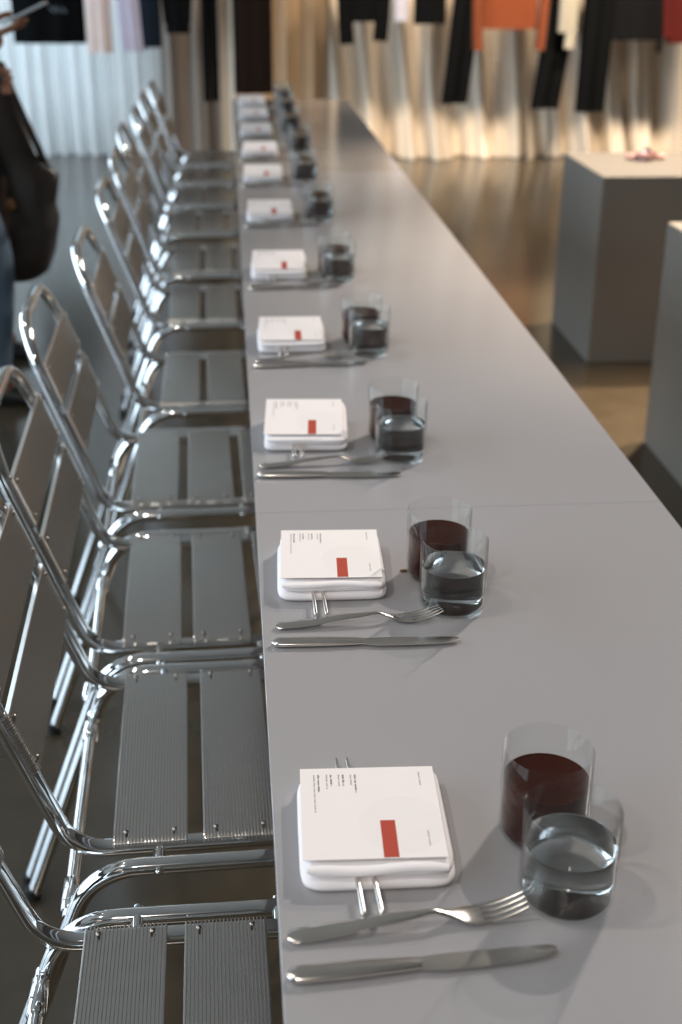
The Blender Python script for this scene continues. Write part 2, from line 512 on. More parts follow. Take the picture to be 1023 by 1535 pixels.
CH = [(0.0, .965, .8), (0.011, 1.528, 1.6), (-.013, 2.035, 1.8), (-.035, 2.604, 1.3), (0.0, 3.218, 1.0), (-.012, 3.977, .8),
      (-.022, 4.60, .6), (-.05, 5.27, .9), (-.035, 5.86, .8), (-.035, 6.42, .5), (-.02, 6.97, 0)]
CHL = ['ribbed aluminium chair cut off by the bottom edge of the photo',
       'second shiny aluminium slat chair, its whole ribbed seat in view above the cropped one',
       'third aluminium chair from the near end, its back cut by the photo edge',
       'fourth aluminium chair from the near end, nearest with its whole arched back in view',
       'fifth aluminium slat chair from the near end of the row',
       'sixth aluminium slat chair from the near end of the row',
       'seventh aluminium slat chair from the near end of the row',
       'eighth aluminium slat chair from the near end, blurred',
       'ninth aluminium slat chair from the near end, blurred',
       'tenth aluminium slat chair from the near end, blurred',
       'last aluminium slat chair of the row, closest to the curtains']
proto = make_chair()
for i, (dx, y, rz) in enumerate(CH):
    c = proto if i == 0 else copy_tree(proto, None, ('screw',) if i > 5 else ())
    c.location = (dx, y, 0); c.rotation_euler = (0, 0, math.radians(rz))
    tag(c, CHL[i], 'chair', 'aluminium chairs along the table')
# ------------------------------------------------------------------ place settings
def tumbler_meshes(level, mliq, lname):
    Ro, H, t, rb = .0412, .0935, .0017, .011
    prof = []
    for k in range(6):
        a = PI / 2 * k / 5
        prof.append((Ro - rb + rb * math.sin(a), rb - rb * math.cos(a)))
    outer = [(.0005, 0.0)] + prof + [(Ro, H - .001), (Ro - t * .5, H)]
    ri = Ro - t; b = .0020; rb2 = .0100
    inner = [(ri, H - .001)]
    for k in range(6):
        a = PI / 2 * (1 - k / 5)
        inner.append((ri - rb2 + rb2 * math.sin(a), b + rb2 - rb2 * math.cos(a)))
    inner.append((.0005, b))
    wall = MB().add(*lathe(outer + inner, 48)).mesh('wall', M_GLASS, True, 50)
    rl = ri - .0004; lp = [(.0005, b + .0004)]
    for k in range(6):
        a = PI / 2 * k / 5
        lp.append((rl - rb2 + rb2 * math.sin(a), b + .0004 + rb2 - rb2 * math.cos(a)))
    lp += [(rl, level + .0002), (rl - .0005, level - .0001), (rl - .0012, level - .0002), (rl - .0030, level - .0002), (rl * .5, level - .0002), (.0005, level - .0002)]
    liq = MB().add(*lathe(lp, 48)).mesh(lname, mliq, True, 35)
    return wall, liq

WAT = tumbler_meshes(.058, M_WATER, 'water')
JUI = tumbler_meshes(.060, M_DRINK, 'drink')

def tumbler(x, y, kit, lname, label, group, rz):
    t = tag(empty('tumbler', (x, y, TZ), rz), label, 'glass', group)
    link('wall', kit[0], t); link(lname, kit[1], t)
    return t

# cutlery -----------------------------------------------------------
def ell(x, yc, zc, hw, ht, n=12):
    return [(x, yc + hw * math.cos(2 * PI * k / n), zc + ht * math.sin(2 * PI * k / n)) for k in range(n)]

def interp(tab, x):
    for (a, b) in zip(tab, tab[1:]):
        if x <= b[0]:
            f = (x - a[0]) / (b[0] - a[0]); f = f * f * (3 - 2 * f)
            return [p + (q - p) * f for p, q in zip(a[1:], b[1:])]
    return list(tab[-1][1:])

def fork_parts():
    L = .203
    tab = [(0, .004, .0015, .0035), (.004, .0085, .0019, .0037), (.03, .0092, .0022, .0045), (.09, .0062, .0020, .0105), (.125, .0031, .0019, .0125),
           (.138, .0052, .0014, .0078), (.150, .0108, .0011, .0036), (.162, .0122, .0010, .0030), (.166, .0122, .0009, .0033)]
    mb = MB(); rings = []
    xs = [0, .001, .004, .012, .03, .05, .07, .09, .105, .118, .125, .132, .138, .144, .150, .156, .162, .166]
    for x in xs:
        hw, ht, z = interp(tab, x); rings.append(ell(x, 0, z, hw, ht))
    rings_mesh(mb, rings)
    han = mb.mesh('handle', M_STEEL, True, 60)
    tm = []
    for k in range(4):
        y0 = (-1.5 + k) * .0067
        pts = []; rr = []
        for j in range(8):
            f = j / 7; x = .160 + f * .043
            z = .0031 + .0115 * f ** 1.7
            pts.append((x, y0 * (1 - .08 * f), z)); rr.append(.0022 * (1 - .45 * f ** 3))
        tm.append(MB().add(*tube(pts, rr, 8, flat=.5)).mesh('tine', M_STEEL, True, 60))
    return han, tm
FORK = fork_parts()

def knife_parts():
    tab = [(0, .003, .0028), (.004, .0078, .0040), (.012, .0092, .0044), (.06, .0090, .0043), (.098, .0070, .0038), (.108, .0062, .0030)]
    rings = []
    for x in (0, .001, .004, .008, .012, .03, .06, .08, .098, .104, .108):
        hw, ht = interp(tab, x); rings.append(ell(x, 0, .0046, hw, ht, 14))
    han = rings_mesh(MB(), rings).mesh('handle', M_STEEL, True, 60)
    # blade: spine straight, cutting edge bellied, rounded tip
    bl = [(.106, -.0060, .0055), (.116, -.0085, .0066), (.130, -.0098, .0072), (.160, -.0098, .0072), (.190, -.0082, .0068), (.209, -.0060, .0064), (.217, -.0032, .0054), (.2205, -.0004, .0036)]
    rings = [[(x, a, .0040), (x, (a + b) / 2, .0052), (x, b, .0050), (x, b, .0038), (x, (a + b) / 2, .0036), (x, a, .0036)] for (x, a, b) in bl]
    blade = rings_mesh(MB(), rings).mesh('blade', M_STEEL, True, 30)
    return han, blade
KNIFE = knife_parts()

def stick_mesh():
    pts = [(0, 0, 0), (0, .001, 0), (0, .003, 0), (0, .11, 0), (0, .222, 0), (0, .225, 0)]
    return MB().add(*tube(pts, [.0012, .0023, .0027, .0023, .0020, .001], 10)).mesh('chopstick', M_STEEL, True, 60)
STICK = stick_mesh()

# napkin and card ----------------------------------------------------
def napkin_layers(seed, thick, front=.5, w=.138, d=.158):
    """folded cloth: the wide lower fold, the upper folds and a rolled front band"""
    rnd = random.Random(seed)
    def fold(x0, x1, y0, y1, z0, z1, wob, rise=0.0):
        n, mlev = 44, 5
        cx, cy = (x0 + x1) / 2, (y0 + y1) / 2; hx, hy = (x1 - x0) / 2, (y1 - y0) / 2
        ph = [rnd.uniform(0, 6.28) for _ in range(6)]
        rings = []
        def ring(sc, z, lift):
            out = []
            for k in range(n):
                a = 2 * PI * k / n
                ca, sa = math.cos(a), math.sin(a)
                e = .22
                px = math.copysign(abs(ca) ** e, ca); py = math.copysign(abs(sa) ** e, sa)
                wv = 1 + wob * (math.sin(2 * a + ph[0]) + .6 * math.sin(5 * a + ph[1]) + .4 * math.sin(9 * a + ph[2]))
                x = cx + px * hx * sc * wv; y = cy + py * hy * sc * wv
                zz = z + lift * (rise * (y - cy) / hy + .0012 * math.sin(40 * x + ph[3]) * math.sin(31 * y + ph[4]))
                out.append((x, y, zz))
            return out
        h = z1 - z0; r = min(h * .5, .006)
        ex = r / min(hx, hy)
        rings = [ring(.4, z0, 0), ring(.93, z0, 0)]
        for j in range(mlev + 1):
            t = j / mlev; a = -PI / 2 + PI * t
            rings.append(ring(1 - ex * (1 - math.cos(a)) * .9, z0 + h / 2 + h / 2 * math.sin(a), max(0, t - .3)))
        rings += [ring(.8, z1 + .0004, 1), ring(.55, z1 + .0006, 1), ring(.3, z1 + .0006, 1), ring(.05, z1 + .0006, 1)]
        return rings_mesh(MB(), rings)
    h = thick
    low = fold(0, w, 0, d, 0, h * .46, .004).mesh('lower_fold', M_NAPKIN, True, 60)
    up = fold(.003, w - .001, .006, d - .004, h * .44, h, .004, 0.0012).mesh('upper_fold', M_NAPKIN, True, 60)
    # the rolled edge that covers the near edge of the card
    pts = []
    for j in range(9):
        f = j / 8
        pts.append((.006 + f * (w - .014), .0105 + .0012 * math.sin(f * 9 + seed), h * .86 + .0008 * math.sin(f * 7 + 2 * seed)))
    band = MB().add(*tube(pts, [.004] + [.0062] * 7 + [.004], 10, flat=.62)).mesh('front_hem', M_NAPKIN, True, 60)
    for me in (low, up, band):
        for v in me.vertices: v.co.z *= front + (1 - front) * max(0, min(1, v.co.y / d))
    return low, up, band

def print_block(cols):
    """rows of tiny letter-like strokes: (x, y start, length, height, seed)"""
    mb = MB()
    for (x, y, ln, ht, sd) in cols:
        rnd = random.Random(sd); yy = y; word = rnd.randint(4, 8); n = 0
        while yy > y - ln:
            wdt = rnd.uniform(.0007, .0012)
            hh = ht * rnd.choice((.72, .72, .8, 1.0))
            mb.add([(x, yy, 0), (x, yy - wdt, 0), (x + hh, yy - wdt, 0), (x + hh, yy, 0)], [(0, 1, 2, 3)])
            yy -= wdt + .0004; n += 1
            if n >= word: yy -= .0013; n = 0; word = rnd.randint(3, 8)
    return mb
CW, CD = .128, .131
def card_meshes():
    n = 12; vs = []; fs = []
    bm = bmesh.new(); bmesh.ops.create_grid(bm, x_segments=n, y_segments=n, size=.5)
    for v in bm.verts:
        x = (v.co.x + .5) * CW; y = (v.co.y + .5) * CD
        v.co = (x, y, 0)
    r = bmesh.ops.extrude_face_region(bm, geom=list(bm.faces))
    for e in r['geom']:
        if isinstance(e, bmesh.types.BMVert): e.co.z += .0005
    bmesh.ops.recalc_face_normals(bm, faces=bm.faces)
    me = bpy.data.meshes.new('card'); bm.to_mesh(me); bm.free(); me.materials.append(M_CARD)
    Z = .0005
    top = CD - .010
    bold = [(.0165, top, .026, .0019, 1), (.0285, top, .0165, .0019, 2), (.0400, top - .0005, .0165, .0019, 3), (.0515, top - .001, .027, .0019, 4)]
    light = [(.0125, top, .056, .0017, 5), (.0245, top, .0215, .0017, 6), (.0360, top - .0005, .0185, .0017, 7), (.0475, top - .001, .0165, .0017, 8),
             (.1130, top + .001, .0200, .0016, 9), (.1130, .036, .0210, .0016, 10)]
    b = print_block(bold).mesh('title_print', M_INK, False); l = print_block(light).mesh('text_print', M_INK2, False)
    red = MB().add(*box(.0715, .0850, .001, .0515, 0, .00008)).mesh('red_block_print', M_RED, False)
    circ = MB(); R = .040; cx, cy = .092, .046; pts = []
    for k in range(48):
        a = 2 * PI * k / 48
        x = min(max(cx + R * math.cos(a), .001), CW - .0005); y = min(max(cy + R * math.sin(a), .001), CD - .001)
        pts.append((x, y, 0))
    circ.add(pts, [tuple(range(48))]); ci = circ.mesh('circle_print', M_CARD_GREY, False)
    return me, b, l, red, ci
CARD = card_meshes()

# per setting: napkin x, napkin near-edge y, napkin turn, thickness, card turn
NAPX = [.020, .021, .018, .023, .020, .023, .020, .024, .024, .024, .024]
NAPY = [.862, 1.392, 1.906, 2.44, 3.045, 3.735, 4.40, 4.965, 5.52, 6.075, 6.595]
NAPR = [-1.5, -2.0, -3.5, -.5, -1.5, -.5, -1.2, -1, 0, 0, -1]
NTH = [.020, .027, .036, .032, .038, .038, .038, .038, .038, .038, .038]
NFR = [.88, .80, .50, .55, .45, .45, .45, .45, .45, .45, .45]
KN = [((.004, .764), 3.0), ((.010, 1.288), -2.5), ((.006, 1.802), -3.5), ((.012, 2.351), 1.5), ((.012, 2.950), 3), ((.014, 3.662), 4),
      ((.014, 4.32), 2), ((.016, 4.885), 0), ((.016, 5.435), -1), ((.016, 5.985), 1), ((.016, 6.50), 0)]
FK = [((.006, .808), 5.0), ((.016, 1.328), 3.5), ((.011, 1.838), 4.5), ((.016, 2.388), 5), ((.014, 2.988), 4), ((.016, 3.70), 3),
      ((.016, 4.36), 4), ((.018, 4.925), 3), ((.018, 5.475), 3), ((.018, 6.025), 3), ((.018, 6.54), 3)]
WG = [(.248, .842), (.236, 1.368), (.235, 1.868), (.244, 2.432), (.232, 3.035), (.239, 3.78), (.238, 4.47), (.258, 5.145), (.248, 5.745), (.256, 6.33), (.262, 6.78)]
JG = [(.2475, .929), (.2315, 1.456), (.233, 1.955), (.237, 2.521), (.228, 3.122), (.236, 3.868), (.233, 4.558), (.253, 5.233), (.242, 5.833), (.251, 6.418), (.2565, 6.868)]
CST = [(.071, .822, 1.5), (.0655, 1.342, 0), (.066, 1.86, 0), (.066, 2.40, 0), (.066, 3.01, 0), (.066, 3.70, 0), (.066, 4.37, 0), (.066, 4.94, 0), (.066, 5.49, 0), (.066, 6.04, 0), (.066, 6.56, 0)]

def where(i):
    return ('at the first place setting from the near end', 'at the second place setting from the near end', 'at the third place setting from the near end')[i] if i < 3 else \
        ('at the last place setting, by the curtain end' if i == 10 else 'at the %s place setting from the near end' % nth(i))

for i in range(11):
    W = where(i); th = NTH[i]
    np_ = tag(empty('napkin', (NAPX[i], NAPY[i], TZ + .0003), math.radians(NAPR[i])), 'folded white cloth napkin ' + W, 'napkin', 'folded napkins along the table')
    low, up, band = napkin_layers(20 + i, th, NFR[i])
    link('lower_fold', low, np_); link('upper_fold', up, np_); link('front_hem', band, np_)
    cd = tag(empty('menu_card', (NAPX[i] + .0030 + .0018 * math.sin(i * 2.1), NAPY[i] + .019, TZ + th * (NFR[i] + (1 - NFR[i]) * .12) + .0024), math.radians(NAPR[i] - .6 + .8 * math.sin(i * 3.3))),
             'printed square menu card with red block ' + W, 'menu card', 'menu cards on the napkins')
    cd.rotation_euler.x = math.atan(th * (1 - NFR[i]) / .158)
    link('card', CARD[0], cd)
    link('circle_print', CARD[4], cd, (0, 0, .00053)); link('red_block_print', CARD[3], cd, (0, 0, .00056))
    if i < 6:
        link('title_print', CARD[1], cd, (0, 0, .00058))['kind'] = 'stuff'
        link('text_print', CARD[2], cd, (0, 0, .00058))['kind'] = 'stuff'
    x, y, rz = CST[i]
    for s in range(2):
        st = link('chopstick', STICK, None, (x + s * (.0155 if i == 0 else .013), y, TZ + .0095 if i else TZ + .0092))
        st.rotation_euler = (0, 0, math.radians(rz + s * 1.2))
        tag(st, ('slim metal chopstick nearer the chairs, ' if s == 0 else 'slim metal chopstick nearer the tumblers, ') + W, 'chopstick', 'metal chopsticks under the napkins')
    (p, r) = KN[i]
    k = tag(empty('table_knife', (p[0], p[1], TZ), math.radians(r)), 'polished steel table knife ' + W, 'knife', 'table knives')
    link('handle', KNIFE[0], k); link('blade', KNIFE[1], k)
    (p, r) = FK[i]
    k = tag(empty('table_fork', (p[0], p[1], TZ), math.radians(r)), 'polished steel four-tined fork ' + W, 'fork', 'table forks')
    link('handle', FORK[0], k)
    for tm in FORK[1]: link('tine', tm, k)
    tumbler(*WG[i], WAT, 'water', 'clear tumbler of water ' + W, 'water tumblers', i * .7)
    tumbler(*JG[i], JUI, 'drink', 'clear tumbler of dark red drink ' + W, 'tumblers of dark red drink', i * .9)

cr = MB().add(*ball((0, 0, .0016), .0042, 9, 6, 1.2, .7, .38)).mesh('crumb', mat('brown_crumb', (.16, .085, .03), .7, 0, .3, 300))
tag(link('crumb', cr, None, (.188, 1.466, TZ + .0003)), 'small brown crumb on the table beside the second dark drink', 'crumb')

# ------------------------------------------------------------------ plinths
def plinth(x0, x1, y0, y1, h, label):
    bm_ = bevel_box_mesh('plinth', (x1 - x0, y1 - y0, h), .004, M_PLINTH, 2)
    return tag(link('display_plinth', bm_, None, ((x0 + x1) / 2, (y0 + y1) / 2, h / 2)), label, 'plinth', 'grey display plinths')
plinth(1.35, 2.25, 4.672, 5.262, .715, 'grey box plinth with a small shiny object on top')
plinth(1.312, 2.2, 3.25, 3.814, .722, 'grey box plinth cut off by the photo edge, nearer the camera')
j = tag(empty('glass_trinket', (1.63, 5.06, .7152)), 'small shiny pinkish trinket on the grey plinth', 'trinket')
link('bowl', MB().add(*lathe([(.001, 0), (.028, 0), (.04, .012), (.045, .03), (.043, .03), (.036, .012), (.02, .005), (.001, .005)], 20)).mesh('bowl', mat('rose_glaze', (.75, .45, .42), .12, 0, .1, 20)), j)
link('bead', MB().add(*ball((0, 0, .03), .018, 14, 8)).mesh('bead', M_CHROME), j)
for s in (-1, 1):
    link('petal', MB().add(*ball((s * .06, .005, .012), .022, 12, 6, 1.1, .8, .5)).mesh('petal', mat('rose_glaze', (.75, .45, .42))), j)
# ------------------------------------------------------------------ curtains
M_SHEER = cloth_mat('white_curtain_cloth', (.86, .86, .85), .75, .22, .1, .2, .02)
M_TAUPE_SHADE = cloth_mat('shade_taupe_curtain_cloth', (.36, .30, .25), .5, .1, .2, .4, .03)  # shade on the pleats put into the colour as taupe
M_BROWN_SHADE = cloth_mat('shade_brown_satin', (.50, .37, .235), .38, .05, .2, .6, .04)  # cream satin in shade, its darkness painted in as brown
M_CREAM = cloth_mat('cream_satin', (.80, .70, .57), .42, .08, .2, .5, .03)

def curtain(x0, x1, y, ztop, waves, m, label, shear=0.0, flare=0.0, pool=0.0, seed=0, dens=90):
    rnd = random.Random(seed)
    nx = max(24, int((x1 - x0) * dens)); nz = 40
    vs = []; fs = []
    zs = [ztop * (k / nz) ** 1.5 for k in range(nz + 1)]
    for z in zs:
        g = max(0.0, 1 - z / .55)
        for i in range(nx + 1):
            x = x0 + (x1 - x0) * i / nx
            xs = x + shear * z + .03 * math.sin(1.3 * z + seed) * (1 if shear else 0)
            o = 0
            for (lam, amp, ph) in waves:
                s_ = math.sin(2 * PI * xs / lam + ph + .25 * math.sin(2.1 * x + seed))
                o += amp * math.copysign(abs(s_) ** .75, s_) * (1 + .35 * g * (1 if flare else 0))
            yy = y - o - flare * g * g * (1 + .5 * math.sin(2 * PI * x / .41 + seed)) 
            zz = z
            if pool and z < .04: zz = max(.004, z)
            vs.append((x - .05 * flare * g * 4 * g, yy, max(zz, .004)))
    # puddled hem: a soft roll folding back on the floor
    for i in range(nx + 1):
        x = x0 + (x1 - x0) * i / nx
        b = vs[i]
        vs.append((b[0], b[1] + .05 + pool, .004))
    W = nx + 1; H = len(zs)
    for k in range(H - 1):
        for i in range(nx): fs.append((k * W + i, k * W + i + 1, (k + 1) * W + i + 1, (k + 1) * W + i))
    hem = H * W
    for i in range(nx): fs.append((hem + i, hem + i + 1, i + 1, i))
    o = MB().add(vs, fs).build('curtain', m, None, True, 180)
    sd = o.modifiers.new('cloth', 'SOLIDIFY'); sd.thickness = .003
    return tag(o, label, 'curtain', 'curtains behind the clothes')

curtain(-3.3, -.50, 10.12, 2.95, [(.118, .055, .4), (.37, .02, 1.0)], M_SHEER, 'long white pleated curtain behind the aluminium chairs', seed=2, dens=130)
curtain(-.52, .02, 10.10, 2.95, [(.21, .045, 2.2), (.093, .012, .5)], M_TAUPE_SHADE, 'pleated curtain, shade painted in as taupe, between the white and brown ones', seed=5, dens=130)
curtain(-.075, .035, 9.93, 2.95, [(.11, .022, .2)], M_CREAM, 'narrow pale beige strip of curtain hanging behind the chair backs', seed=6, dens=200)
curtain(.03, .80, 10.08, 2.95, [(.19, .04, .3), (.07, .008, 1.2)], M_BROWN_SHADE, 'satin curtain with shade painted in as brown, beyond the far table end', seed=8, dens=130)
curtain(.74, 1.52, 9.98, 2.95, [(.26, .055, .9), (.105, .018, 2.0)], M_CREAM, 'cream satin curtain draping beside the table end', shear=.10, flare=.13, pool=.03, seed=11)
curtain(1.46, 2.32, 9.98, 2.95, [(.33, .06, 2.7), (.13, .02, .6)], M_CREAM, 'cream satin curtain below the rust top, puddling on the floor', shear=.12, flare=.15, pool=.05, seed=14)
curtain(2.26, 3.05, 9.97, 2.95, [(.24, .06, .2), (.10, .02, 1.7)], M_CREAM, 'cream satin curtain behind the far plinth', shear=.13, flare=.16, pool=.06, seed=17)
curtain(2.98, 4.3, 9.98, 2.95, [(.29, .06, 1.4), (.12, .02, .1)], M_CREAM, 'cream satin curtain at the edge behind the dark red top', shear=.12, flare=.14, pool=.05, seed=21)

# ------------------------------------------------------------------ clothes rail and garments
GY, RAILZ = 9.32, 1.86
M_RAIL = mat('dark_rail_steel', (.06, .06, .06), .35, 1.0, .1, 10)
rl = tag(empty('clothes_rail', (1.0, GY, RAILZ)), 'long clothes rail hung from the ceiling, above the photo', 'clothes rail')
MB().add(*tube([(-2.9, 0, 0), (2.8, 0, 0)], .014, 12)).build('bar', M_RAIL, rl)
for hx in (-2.8, -.95, .9, 2.7):
    MB().add(*tube([(hx, 0, .014), (hx, 0, RZ - RAILZ - .001)], .008, 10)).build('drop_rod', M_RAIL, rl)

M_HANGER = mat('pale_wood_hanger', (.42, .30, .18), .5, 0, .1, 8, stretch=(1, 6, 6))
GM = {}
def gmat(n, c, rough=.8, sheen=.3):
    if n not in GM: GM[n] = cloth_mat(n, c, rough, 0, sheen, .08, .08)
    return GM[n]
BLK = gmat('black_wool', (.0035, .004, .0045), .9, 0); NAVY = gmat('navy_cotton', (.010, .016, .027), .85, 0)

def loop(xc, yc, z, hw, hd, rp, ph, n=40, k=9):
    out = []
    for i in range(n):
        a = 2 * PI * i / n
        r = 1 + rp * math.sin(k * a + ph) + .5 * rp * math.sin((k + 4) * a - ph)
        out.append((xc + hw * math.copysign(abs(math.cos(a)) ** .8, math.cos(a)), yc + hd * math.sin(a) * r + .2 * hd * rp * math.sin(3 * a), z))
    return out

def hanger(parent, half, z):
    hk = fillet([(0, 0, z), (0, 0, RAILZ + .02), (0, .018, RAILZ + .030), (0, .020, RAILZ - .004)], [0, .012, .012, 0], 5)
    mb = MB().add(*tube(hk, .0022, 8))
    h = MB().add(*tube(fillet([(-half, 0, z - .07), (0, 0, z), (half, 0, z - .07)], [0, .05, 0], 5), .008, 8)).build('hanger', M_HANGER, parent)
    mb.build('hook', M_RAIL, h)

def top_garment(name, x, hw, hem, m, label, cat, sleeve=None, sl=(None, None), hd=.055, sw=.05, flare=1.0, y=GY, ph=0.0, lean=0.0, print_mat=None, splay=.02, neck=1.62):
    g = tag(empty(name, (x, y, 0)), label, cat, 'clothes on the rail')
    sh = neck - .10
    lv = [(hem, hw * flare, hd, .16), (hem + .02, hw * flare, hd, .16), (hem + .25, hw * (.5 + .5 * flare), hd * .95, .12), (sh - .22, hw, hd * .85, .06), (sh - .05, hw * .98, hd * .7, .03), (sh, hw * .86, hd * .5, .0), (neck - .04, hw * .42, hd * .45, 0), (neck, hw * .3, hd * .42, 0)]
    rings = [loop(lean * (z - 1.4), 0, z, w, d, r, ph) for (z, w, d, r) in lv]
    inner = [loop(lean * (hem - 1.4), 0, hem + .015, hw * flare * .94, hd * .85, .1, ph)]
    b = rings_mesh(MB(), inner + rings).build('body', m, g, True, 70)
    for s, end in zip((-1, 1), sl):
        if end is None: continue
        pth = [(s * hw * .80, 0, sh - .02), (s * (hw + .02), -.01, sh - .12), (s * (hw + .02 + splay), -.02, (sh + end) / 2), (s * (hw + .01 + splay), -.025, end + .12), (s * (hw + splay), -.03, end)]
        pth = [(px + lean * (pz - 1.4), py, pz) for px, py, pz in pth]
        MB().add(*tube(fillet(pth, [0, .06, .1, .05, 0], 4), sw, 14, flat=.62)).build('sleeve', sleeve or m, g, True, 70)
    hanger(g, hw * .8, neck + .01)
    return g

def trousers(x, hw, hem, m, label, lean=0.0, hd=.045, gap=.006, top=1.62, y=GY, taper=.82):
    g = tag(empty('trousers', (x, y, 0)), label, 'trousers', 'clothes on the rail')
    for s in (-1, 1):
        rings = []
        for (z, f) in ((hem + .012, .93), (hem, 1), (hem + .02, 1), ((hem + top) / 2, 1.0 / taper * .92), (top - .28, 1.15), (top - .22, 1.12)):
            w = hw / 2 - gap / 2
            rings.append(loop(lean * (z - 1.3) + s * (hw / 2), s * .012, z, w * f, hd * f, .05, s, 24, 5))
        rings_mesh(MB(), rings).build('trouser_leg', m, g, True, 70)
    rings = [loop(lean * (z - 1.3), 0, z, hw * f, hd * 1.15, .03, 1, 30, 7) for (z, f) in ((top - .30, 1.14), (top - .15, 1.02), (top - .03, .92), (top, .92))]
    rings_mesh(MB(), rings).build('waist', m, g, True, 70)
    MB().add(*[(lambda v, f: ([(a + lean * (top - 1.3), b_, c_) for a, b_, c_ in v], f))(*box(-hw * .95, hw * .95, -hd * 1.2, hd * 1.2, top - .035, top - .002))][0]).build('waistband', m, g)
    hanger(g, hw * .6, top + .07)
    return g

t0 = top_garment('coat', -1.215, .245, .862, BLK, 'black coat on the rail at the photo edge, behind the person', 'coat', hd=.07, flare=1.0, ph=.5)
lp = MB(); rnd = random.Random(4)
for k in range(9):
    zz = 1.085 - .012 * (k % 3); xx = .02 + .012 * k
    lp.add(*box(xx, xx + .009, -.0725, -.0690, zz, zz + .009))
lp.build('chest_print', mat('pale_blue_print', (.30, .36, .44), .7, 0, .1, 50), t0)
top_garment('shirt', -.885, .088, .80, gmat('pale_pink_cotton', (.78, .66, .63)), 'pale pink shirt hanging beside the black coat', 'shirt', hd=.06, sl=(None, None), ph=1)
top_garment('shirt', -.690, .085, .812, gmat('lavender_cotton', (.50, .48, .62)), 'pale lavender shirt hanging between the pink shirt and navy top', 'shirt', hd=.06, ph=2, lean=.06 * -1)
top_garment('knit_top', -.545, .080, .835, NAVY, 'dark navy top hanging beside the lavender shirt', 'top', hd=.05, ph=3)
top_garment('knit_top', -.350, .082, .925, BLK, 'short black top beside the navy top', 'top', hd=.05, sl=(.99, .99), sw=.03, splay=-.02, ph=4)
trousers(-.135, .058, .48, BLK, 'slim black trousers hanging beside the narrow beige curtain strip')
top_garment('long_coat', .16, .135, .532, gmat('brown_black_wool', (.009, .0055, .0045), .85, 0), 'long brown black coat hanging above the last napkins', 'coat', hd=.06, ph=.3)
top_garment('knit_top', .925, .115, 1.0, BLK, 'black top with long sleeves either side of its short hem', 'top', sl=(.855, .875), sw=.052, splay=.0, hd=.045, ph=.9)
top_garment('shirt', 1.185, .052, 1.005, gmat('white_poplin', (.5, .5, .58)), 'sliver of white shirt between two black tops', 'shirt', hd=.045, ph=1.9)
top_garment('knit_top', 1.385, .112, .985, BLK, 'short black top beside the sliver of white shirt', 'top', hd=.05, ph=2.9)
trousers(1.665, .098, .458, BLK, 'black trousers hanging beside the rust top, leaning in', lean=.10)
top_garment('knit_top', 1.945, .20, .955, gmat('rust_knit', (.18, .047, .018), .85, .1), 'rust orange knitted top with long sleeves', 'top', sl=(.815, .815), sw=.058, splay=.02, hd=.06, ph=1.2)
top_garment('shirt', 2.345, .062, .935, gmat('oat_linen', (.36, .335, .27)), 'oat coloured shirt with one sleeve hanging lower than the hem', 'shirt', sl=(None, .828), sw=.036, splay=-.045, hd=.05, ph=.2, y=GY - .05)
trousers(2.36, .108, .412, BLK, 'wide black trousers hanging below the oat shirt', lean=.12, y=GY + .07)
trousers(2.585, .112, .396, BLK, 'long black trousers between the oat shirt and black jacket', lean=.02)
top_garment('jacket', 2.86, .19, .882, gmat('soft_black_wool', (.006, .006, .007), .85, 0), 'broad black jacket beside the dark red top', 'jacket', sl=(None, .80), sw=.03, splay=-.03, hd=.065, ph=2.2)
top_garment('knit_top', 3.22, .14, .86, gmat('dark_red_knit', (.085, .012, .010), .85, .05), 'dark red knitted top at the photo edge', 'top', sl=(.90, None), sw=.05, hd=.055, ph=.6)

# ------------------------------------------------------------------ person
M_SKIN = mat('brown_skin', (.30, .135, .075), .5, 0, .08, 12, spec=.4)
M_JEANS = mat('faded_blue_denim', (.085, .125, .17), .85, 0, .18, 9, .2, 500)
M_TOP = gmat('black_jersey', (.004, .004, .005), .85, 0)
M_LEATHER = mat('dark_brown_leather', (.020, .012, .008), .45, 0, .3, 10, .15, 90)
M_HAIR = mat('black_hair', (.012, .009, .008), .4, 0, .3, 60, stretch=(1, 1, .15))
M_STRAP = mat('tan_brown_strap', (.085, .035, .02), .5, 0, .2, 15)

def skin(name, joints, edges, root, m, parent, sub=2):
    names = list(joints); idx = {n: i for i, n in enumerate(names)}
    me = bpy.data.meshes.new(name + '_cage')
    me.from_pydata([joints[n][0] for n in names], [(idx[a], idx[b]) for a, b in edges], [])
    o = bpy.data.objects.new(name + '_cage', me); COL.objects.link(o)
    o.modifiers.new('skin', 'SKIN').use_smooth_shade = True
    for i, n in enumerate(names):
        r = joints[n][1]; sv = me.skin_vertices[0].data[i]
        sv.radius = r if isinstance(r, tuple) else (r, r)
        sv.use_root = (n == root)
    ss = o.modifiers.new('sub', 'SUBSURF'); ss.levels = sub; ss.render_levels = sub
    dg = bpy.context.evaluated_depsgraph_get()
    nm = bpy.data.meshes.new_from_object(o.evaluated_get(dg))
    nm.name = name
    bpy.data.objects.remove(o); bpy.data.meshes.remove(me)
    for p_ in nm.polygons: p_.use_smooth = True
    nm.materials.clear(); nm.materials.append(m)
    return link(name, nm, parent)

